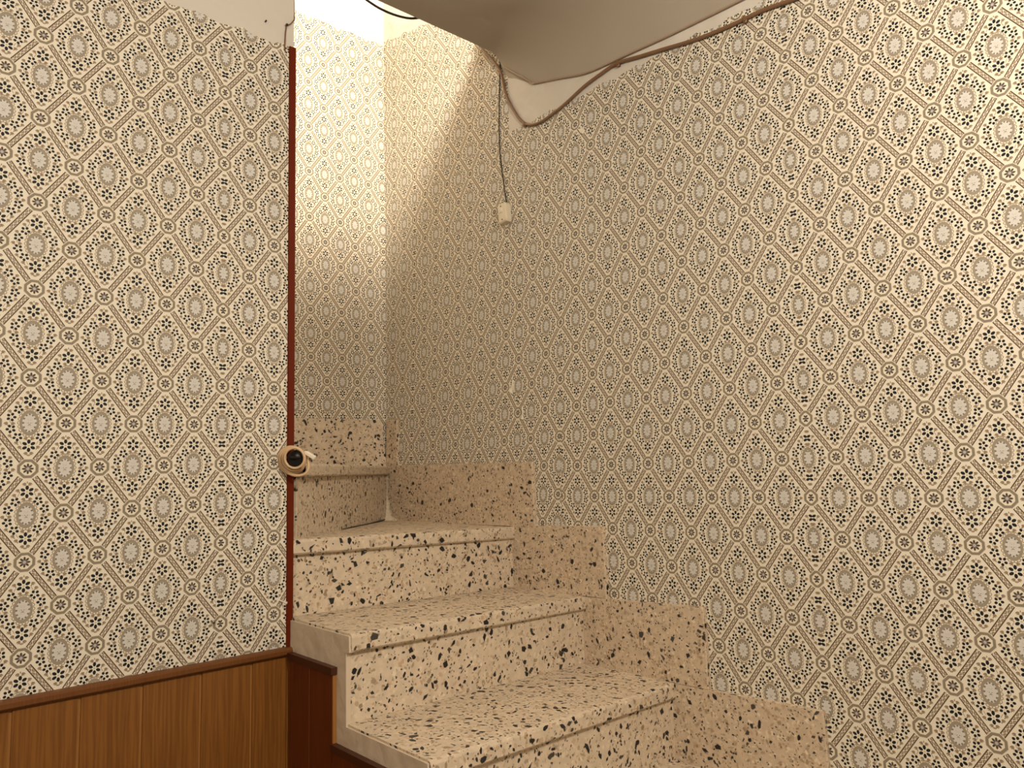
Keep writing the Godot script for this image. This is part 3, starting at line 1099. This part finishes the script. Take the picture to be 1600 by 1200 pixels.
func cables() -> void:
	# thick brown cable
	var t := thing("electric_cable", "thick glossy brown cable sagging along the top edge of the right wall's paper", "cable")
	var st := mb()
	var p := on_r([[2.93, -1.80], [2.858, -1.760], [2.800, -1.715], [2.7516, -1.688], [2.678, -1.669], [2.6054, -1.631], [2.5518, -1.588], [2.531, -1.526], [2.5436, -1.434], [2.5682, -1.346], [2.5794, -1.28], [2.5842, -1.225], [2.5703, -1.151], [2.5572, -1.080], [2.5388, -0.982], [2.5298, -0.891], [2.5266, -0.805], [2.5162, -0.731], [2.505, -0.60], [2.50, -0.3], [2.51, 0.3], [2.50, 1.2], [2.51, 2.3]], 0.0062)
	for k in 3:
		p[k].x -= 0.012 - 0.003 * k
	tube(st, curve(p, 6), 0.0046)
	commit("sheath", st, M.cable, t)
	for q in [[2.5518, -1.588], [2.5835, -1.222], [2.528, -0.85]]:
		st = mb()
		lathe(st, [[0.0, 0.0], [0.0035, 0.0], [0.0035, 0.006], [0.0055, 0.007], [0.0050, 0.009], [0.0, 0.0095]], 10, Vector3(XR - 0.0008, q[0] - 0.0065, q[1]), Basis(Vector3(0, 0, 1), Vector3(-1, 0, 0), Vector3(0, -1, 0)))
		box(st, Vector3(XR - 0.0125, q[0] - 0.007, q[1] - 0.003), Vector3(XR - 0.0105, q[0] + 0.006, q[1] + 0.003))
		commit("clip", st, M.cable, t)
	# thin grey-brown wire above it
	st = mb()
	var wpts := on_r([[2.762, -1.668], [2.715, -1.612], [2.6630, -1.550], [2.6584, -1.543], [2.6560, -1.530], [2.630, -1.432], [2.6045, -1.337], [2.5960, -1.240], [2.5923, -1.171], [2.5860, -1.080], [2.5826, -1.009], [2.5775, -0.853], [2.572, -0.6], [2.575, 0.5], [2.57, 2.3]], 0.0062)
	wpts[0].x -= 0.002
	tube(st, curve(wpts, 4), 0.0028, 8)
	tag(commit("wire", st, M.wire, self), "thin grey-brown wire crossing the white band above the thick brown cable", "wire")
	# dark cable hanging along the rim of the ceiling
	st = mb()
	tube(st, curve([Vector3(0.90, 2.842, -1.700), Vector3(1.0315, 2.8048, -1.7), Vector3(1.0864, 2.7965, -1.7), Vector3(1.139, 2.800, -1.7), Vector3(1.1825, 2.811, -1.699), Vector3(1.23, 2.835, -1.6965)], 5), 0.0033, 8)
	tag(commit("electric_cable", st, M.dark, self), "dark cable drooping below the rim of the ceiling in front of the bright upper wall", "cable")
	# cord with its switch
	t = thing("cord_switch", "small white in-line switch hanging on a thin dark cord against the right wall", "switch")
	st = mb()
	tube(st, curve(on_r([[2.86, -1.694], [2.7989, -1.694], [2.6192, -1.705], [2.5028, -1.705], [2.40, -1.692], [2.335, -1.681]], 0.004), 6), 0.0017, 8)
	commit("cord", st, M.dark, t)
	st = mb()
	tube(st, curve(on_r([[2.83, -1.688], [2.78, -1.690], [2.735, -1.699], [2.70, -1.7015]], 0.0035), 5), 0.0012, 6)
	commit("cord", st, M.dark, t)
	# body: a rounded box, tilted a little
	var bt := Basis.from_euler(Vector3(-0.10, 0, 0))
	var mid := Vector3(XR - 0.0125, 2.298, -1.682)
	st = mb()
	var A := []
	var B := []
	for q in [[-0.5, -0.38], [-0.38, -0.5], [0.38, -0.5], [0.5, -0.38], [0.5, 0.38], [0.38, 0.5], [-0.38, 0.5], [-0.5, 0.38]]:
		A.append(mid + bt * Vector3(0.0105, q[1] * 0.060, q[0] * 0.038))
		B.append(mid + bt * Vector3(-0.0075, q[1] * 0.060, q[0] * 0.038))
	loft(st, A, B)
	var C := []
	for q in B: C.append(mid + (q - mid) * 0.86 + bt * Vector3(-0.0042, 0, 0))
	loft(st, B, C)
	var body := commit("switch_body", st, M.switch, t)
	st = mb()
	loft(st, [mid + bt * Vector3(-0.0105, 0.016, -0.014), mid + bt * Vector3(-0.0105, 0.016, 0.004), mid + bt * Vector3(-0.0105, 0.002, 0.004), mid + bt * Vector3(-0.0105, 0.002, -0.014)],
		[mid + bt * Vector3(-0.0150, 0.014, -0.012), mid + bt * Vector3(-0.0150, 0.014, 0.003), mid + bt * Vector3(-0.0125, 0.003, 0.003), mid + bt * Vector3(-0.0125, 0.003, -0.012)])
	commit("rocker", st, M.plastic, body)
	for q in [[0.022, -0.002], [-0.021, -0.001]]:
		st = mb()
		lathe(st, [[0.0, 0.0], [0.0022, 0.0], [0.0022, 0.0012], [0.0, 0.0012]], 8, mid + bt * Vector3(-0.0104, q[0], q[1]), Basis(Vector3(0, 0, 1), Vector3(-1, 0, 0), Vector3(0, -1, 0)))
		commit("screw", st, M.black, body)
	# short wire beside the top of the corner strip
	t = thing("corner_wire", "short brown wire pinned beside the top of the red-brown corner strip", "wire")
	st = mb()
	var lw := func(x: float, y: float, o: float) -> Vector3: return Vector3(x, y, left_z(x) + o)
	tube(st, [lw.call(0.7672, 2.70, -0.004), lw.call(0.7672, 2.60, -0.001), lw.call(0.7660, 2.5865, 0.003), lw.call(0.7560, 2.5715, 0.0032), lw.call(0.7455, 2.5625, 0.0032), lw.call(0.7435, 2.545, 0.0030), lw.call(0.7420, 2.505, 0.003), lw.call(0.7445, 2.497, 0.003)], 0.0016, 8)
	commit("conductor", st, M.cable, t)
	st = mb()
	lathe(st, [[0.0, 0.0], [0.0012, 0.0], [0.0012, 0.006], [0.0032, 0.0065], [0.0026, 0.009], [0.0, 0.0095]], 10, lw.call(0.7452, 2.5635, 0.0), Basis(Vector3(1, 0, 0), Vector3(0, 0, 1), Vector3(0, -1, 0)))
	commit("nail", st, M.dark, t)
	# dark wire lying at the foot of the winder riser
	st = mb()
	var gp := [[1.052, 1.3745, -1.8715], [1.13, 1.3735, -1.950], [1.22, 1.3700, -2.046], [1.32, 1.3675, -2.150], [1.40, 1.3665, -2.232], [1.452, 1.3660, -2.290]]
	var V := []
	for q in gp: V.append(Vector3(q[0], q[1] + 0.0012, q[2]))
	tube(st, curve(V, 4), 0.0024, 8)
	tag(commit("loose_wire", st, M.dark, self), "dark wire lying along the foot of the winding riser on the topmost visible tread", "wire")
	coil()


func coil() -> void:
	var t := thing("cable_coil", "coiled beige cable with a black plug hanging on the red-brown corner strip", "cable")
	var right := Vector3(0.745607, -0.025244, 0.665907)
	var up := Vector3(-0.056944, 0.993214, 0.101411)
	var c0 := Vector3(0.7555, 1.5575, -1.5575)
	var mm := 0.00138
	# loops, front to back: offset right, up, toward the room, radius (all in millimetres of the coil)
	var loops := [[7.5, 4.0, 15.0, 15.4], [4.6, 2.2, 8.0, 17.6], [1.0, 0.4, 1.0, 19.6], [-2.4, -1.4, -6.0, 21.2]]
	var ax := Basis(right, up, right.cross(up))
	for q in loops:
		var st := mb()
		var pts := []
		for k in 40:
			var a := TAU * k / 40
			pts.append(c0 + ax * (Vector3(q[0] + cos(a) * q[3], q[1] + sin(a) * q[3] * 1.02, q[2] * 0.9 + 1.5 * sin(a + 0.6)) * mm))
		tube(st, pts, 0.0027, 10, true)
		commit("cable_loop", st, M.coil, t)
	var st := mb()
	var free := []
	for q in [[-14, -13, -3], [-8, -19.5, -1], [2, -23.5, 2], [13, -24, 4], [22, -20.5, 4], [26, -13, 3], [25.5, -4, 1], [23, 4, 0], [20, 9, 2]]:
		free.append(c0 + ax * (Vector3(q[0], q[1], q[2]) * mm))
	tube(st, curve(free, 5), 0.0031, 10)
	commit("cable_end", st, M.coil, t)
	# black plug seen end-on inside the loops
	st = mb()
	var turn := Basis(ax.x, ax.z, -ax.y)
	lathe(st, [[0.0, -0.020], [0.0150, -0.020], [0.0172, -0.006], [0.0172, 0.006], [0.0150, 0.010], [0.0, 0.010]], 24, c0 + ax * (Vector3(8.0, 3.5, 2.0) * mm), turn)
	var o := c0 + ax * (Vector3(7.5, -5.5, 4.0) * mm)
	loft(st, [o + ax * Vector3(-0.0125, -0.009, -0.02), o + ax * Vector3(0.0125, -0.009, -0.02), o + ax * Vector3(0.0135, 0.008, -0.02), o + ax * Vector3(-0.0135, 0.008, -0.02)],
		[o + ax * Vector3(-0.0125, -0.009, 0.012), o + ax * Vector3(0.0125, -0.009, 0.012), o + ax * Vector3(0.0135, 0.008, 0.012), o + ax * Vector3(-0.0135, 0.008, 0.012)])
	commit("plug", st, M.black, t)
	st = mb()
	o = c0 + ax * (Vector3(8.0, 6.0, 12.5) * mm)
	loft(st, [o + ax * Vector3(-0.010, -0.0012, 0), o + ax * Vector3(0.010, -0.0030, 0), o + ax * Vector3(0.010, -0.0005, 0), o + ax * Vector3(-0.010, 0.0013, 0)],
		[o + ax * Vector3(-0.010, -0.0012, 0.003), o + ax * Vector3(0.010, -0.0030, 0.003), o + ax * Vector3(0.010, -0.0005, 0.003), o + ax * Vector3(-0.010, 0.0013, 0.003)])
	commit("plug_ridge", st, M.dark, t)
	# white connector sticking out to the right
	st = mb()
	var d := (right * 0.83 - up * 0.50 + ax.z * 0.1).normalized()
	var v := (up + right * 0.55).normalized()
	var w := d.cross(v).normalized()
	v = w.cross(d)
	var b0 := c0 + ax * (Vector3(20.5, 13.0, 4.0) * mm)
	var S := []
	for q in [[0.0, 0.0022, 0.0035], [0.005, 0.0045, 0.0050], [0.026, 0.0046, 0.0052], [0.0275, 0.0036, 0.0042]]:
		var ring := []
		for s in [[-1, -0.6], [-0.6, -1], [0.6, -1], [1, -0.6], [1, 0.6], [0.6, 1], [-0.6, 1], [-1, 0.6]]:
			ring.append(b0 + d * q[0] + v * q[1] * s[0] + w * q[2] * s[1])
		S.append(ring)
	for k in 3:
		loft(st, S[k], S[k + 1])
	commit("white_connector", st, M.plastic, t)


# ---------------------------------------------------------------- nails
func small_things() -> void:
	var spots := [[0.7431, 1.2600, "bent pale nail beside the red-brown corner strip, low on the left wall's paper"], [0.5962, 1.2393, "small pale nail low on the left wall's paper, left of the bent one"]]
	for k in 2:
		var q: Array = spots[k]
		var st := mb()
		var o := Vector3(q[0], q[1], left_z(q[0]) + 0.0006)
		var dir := Vector3(0.35, -0.25, 0.75).normalized() if k == 0 else Vector3(0.1, -0.1, 0.9).normalized()
		var bx := dir.cross(Vector3.UP).normalized()
		var n := 0.017 if k == 0 else 0.010
		lathe(st, [[0.0, -0.004], [0.0016, -0.004], [0.0016, n], [0.0034, n + 0.0004], [0.0034, n + 0.0016], [0.0, n + 0.002]], 10, o, Basis(bx, dir, bx.cross(dir)))
		tag(commit("nail", st, M.torn if k == 0 else M.steel, self), q[2], "nail", "")
	var st := mb()
	var o := Vector3(0.6945, 2.5530, left_z(0.6945))
	lathe(st, [[0.0, -0.003], [0.0014, -0.003], [0.0014, 0.006], [0.0022, 0.0065], [0.0, 0.007]], 8, o, Basis(Vector3(1, 0, 0), Vector3(0, 0, 1), Vector3(0, -1, 0)))
	tag(commit("nail", st, M.dark, self), "tiny dark nail in the white plaster above the left wall's paper", "nail")
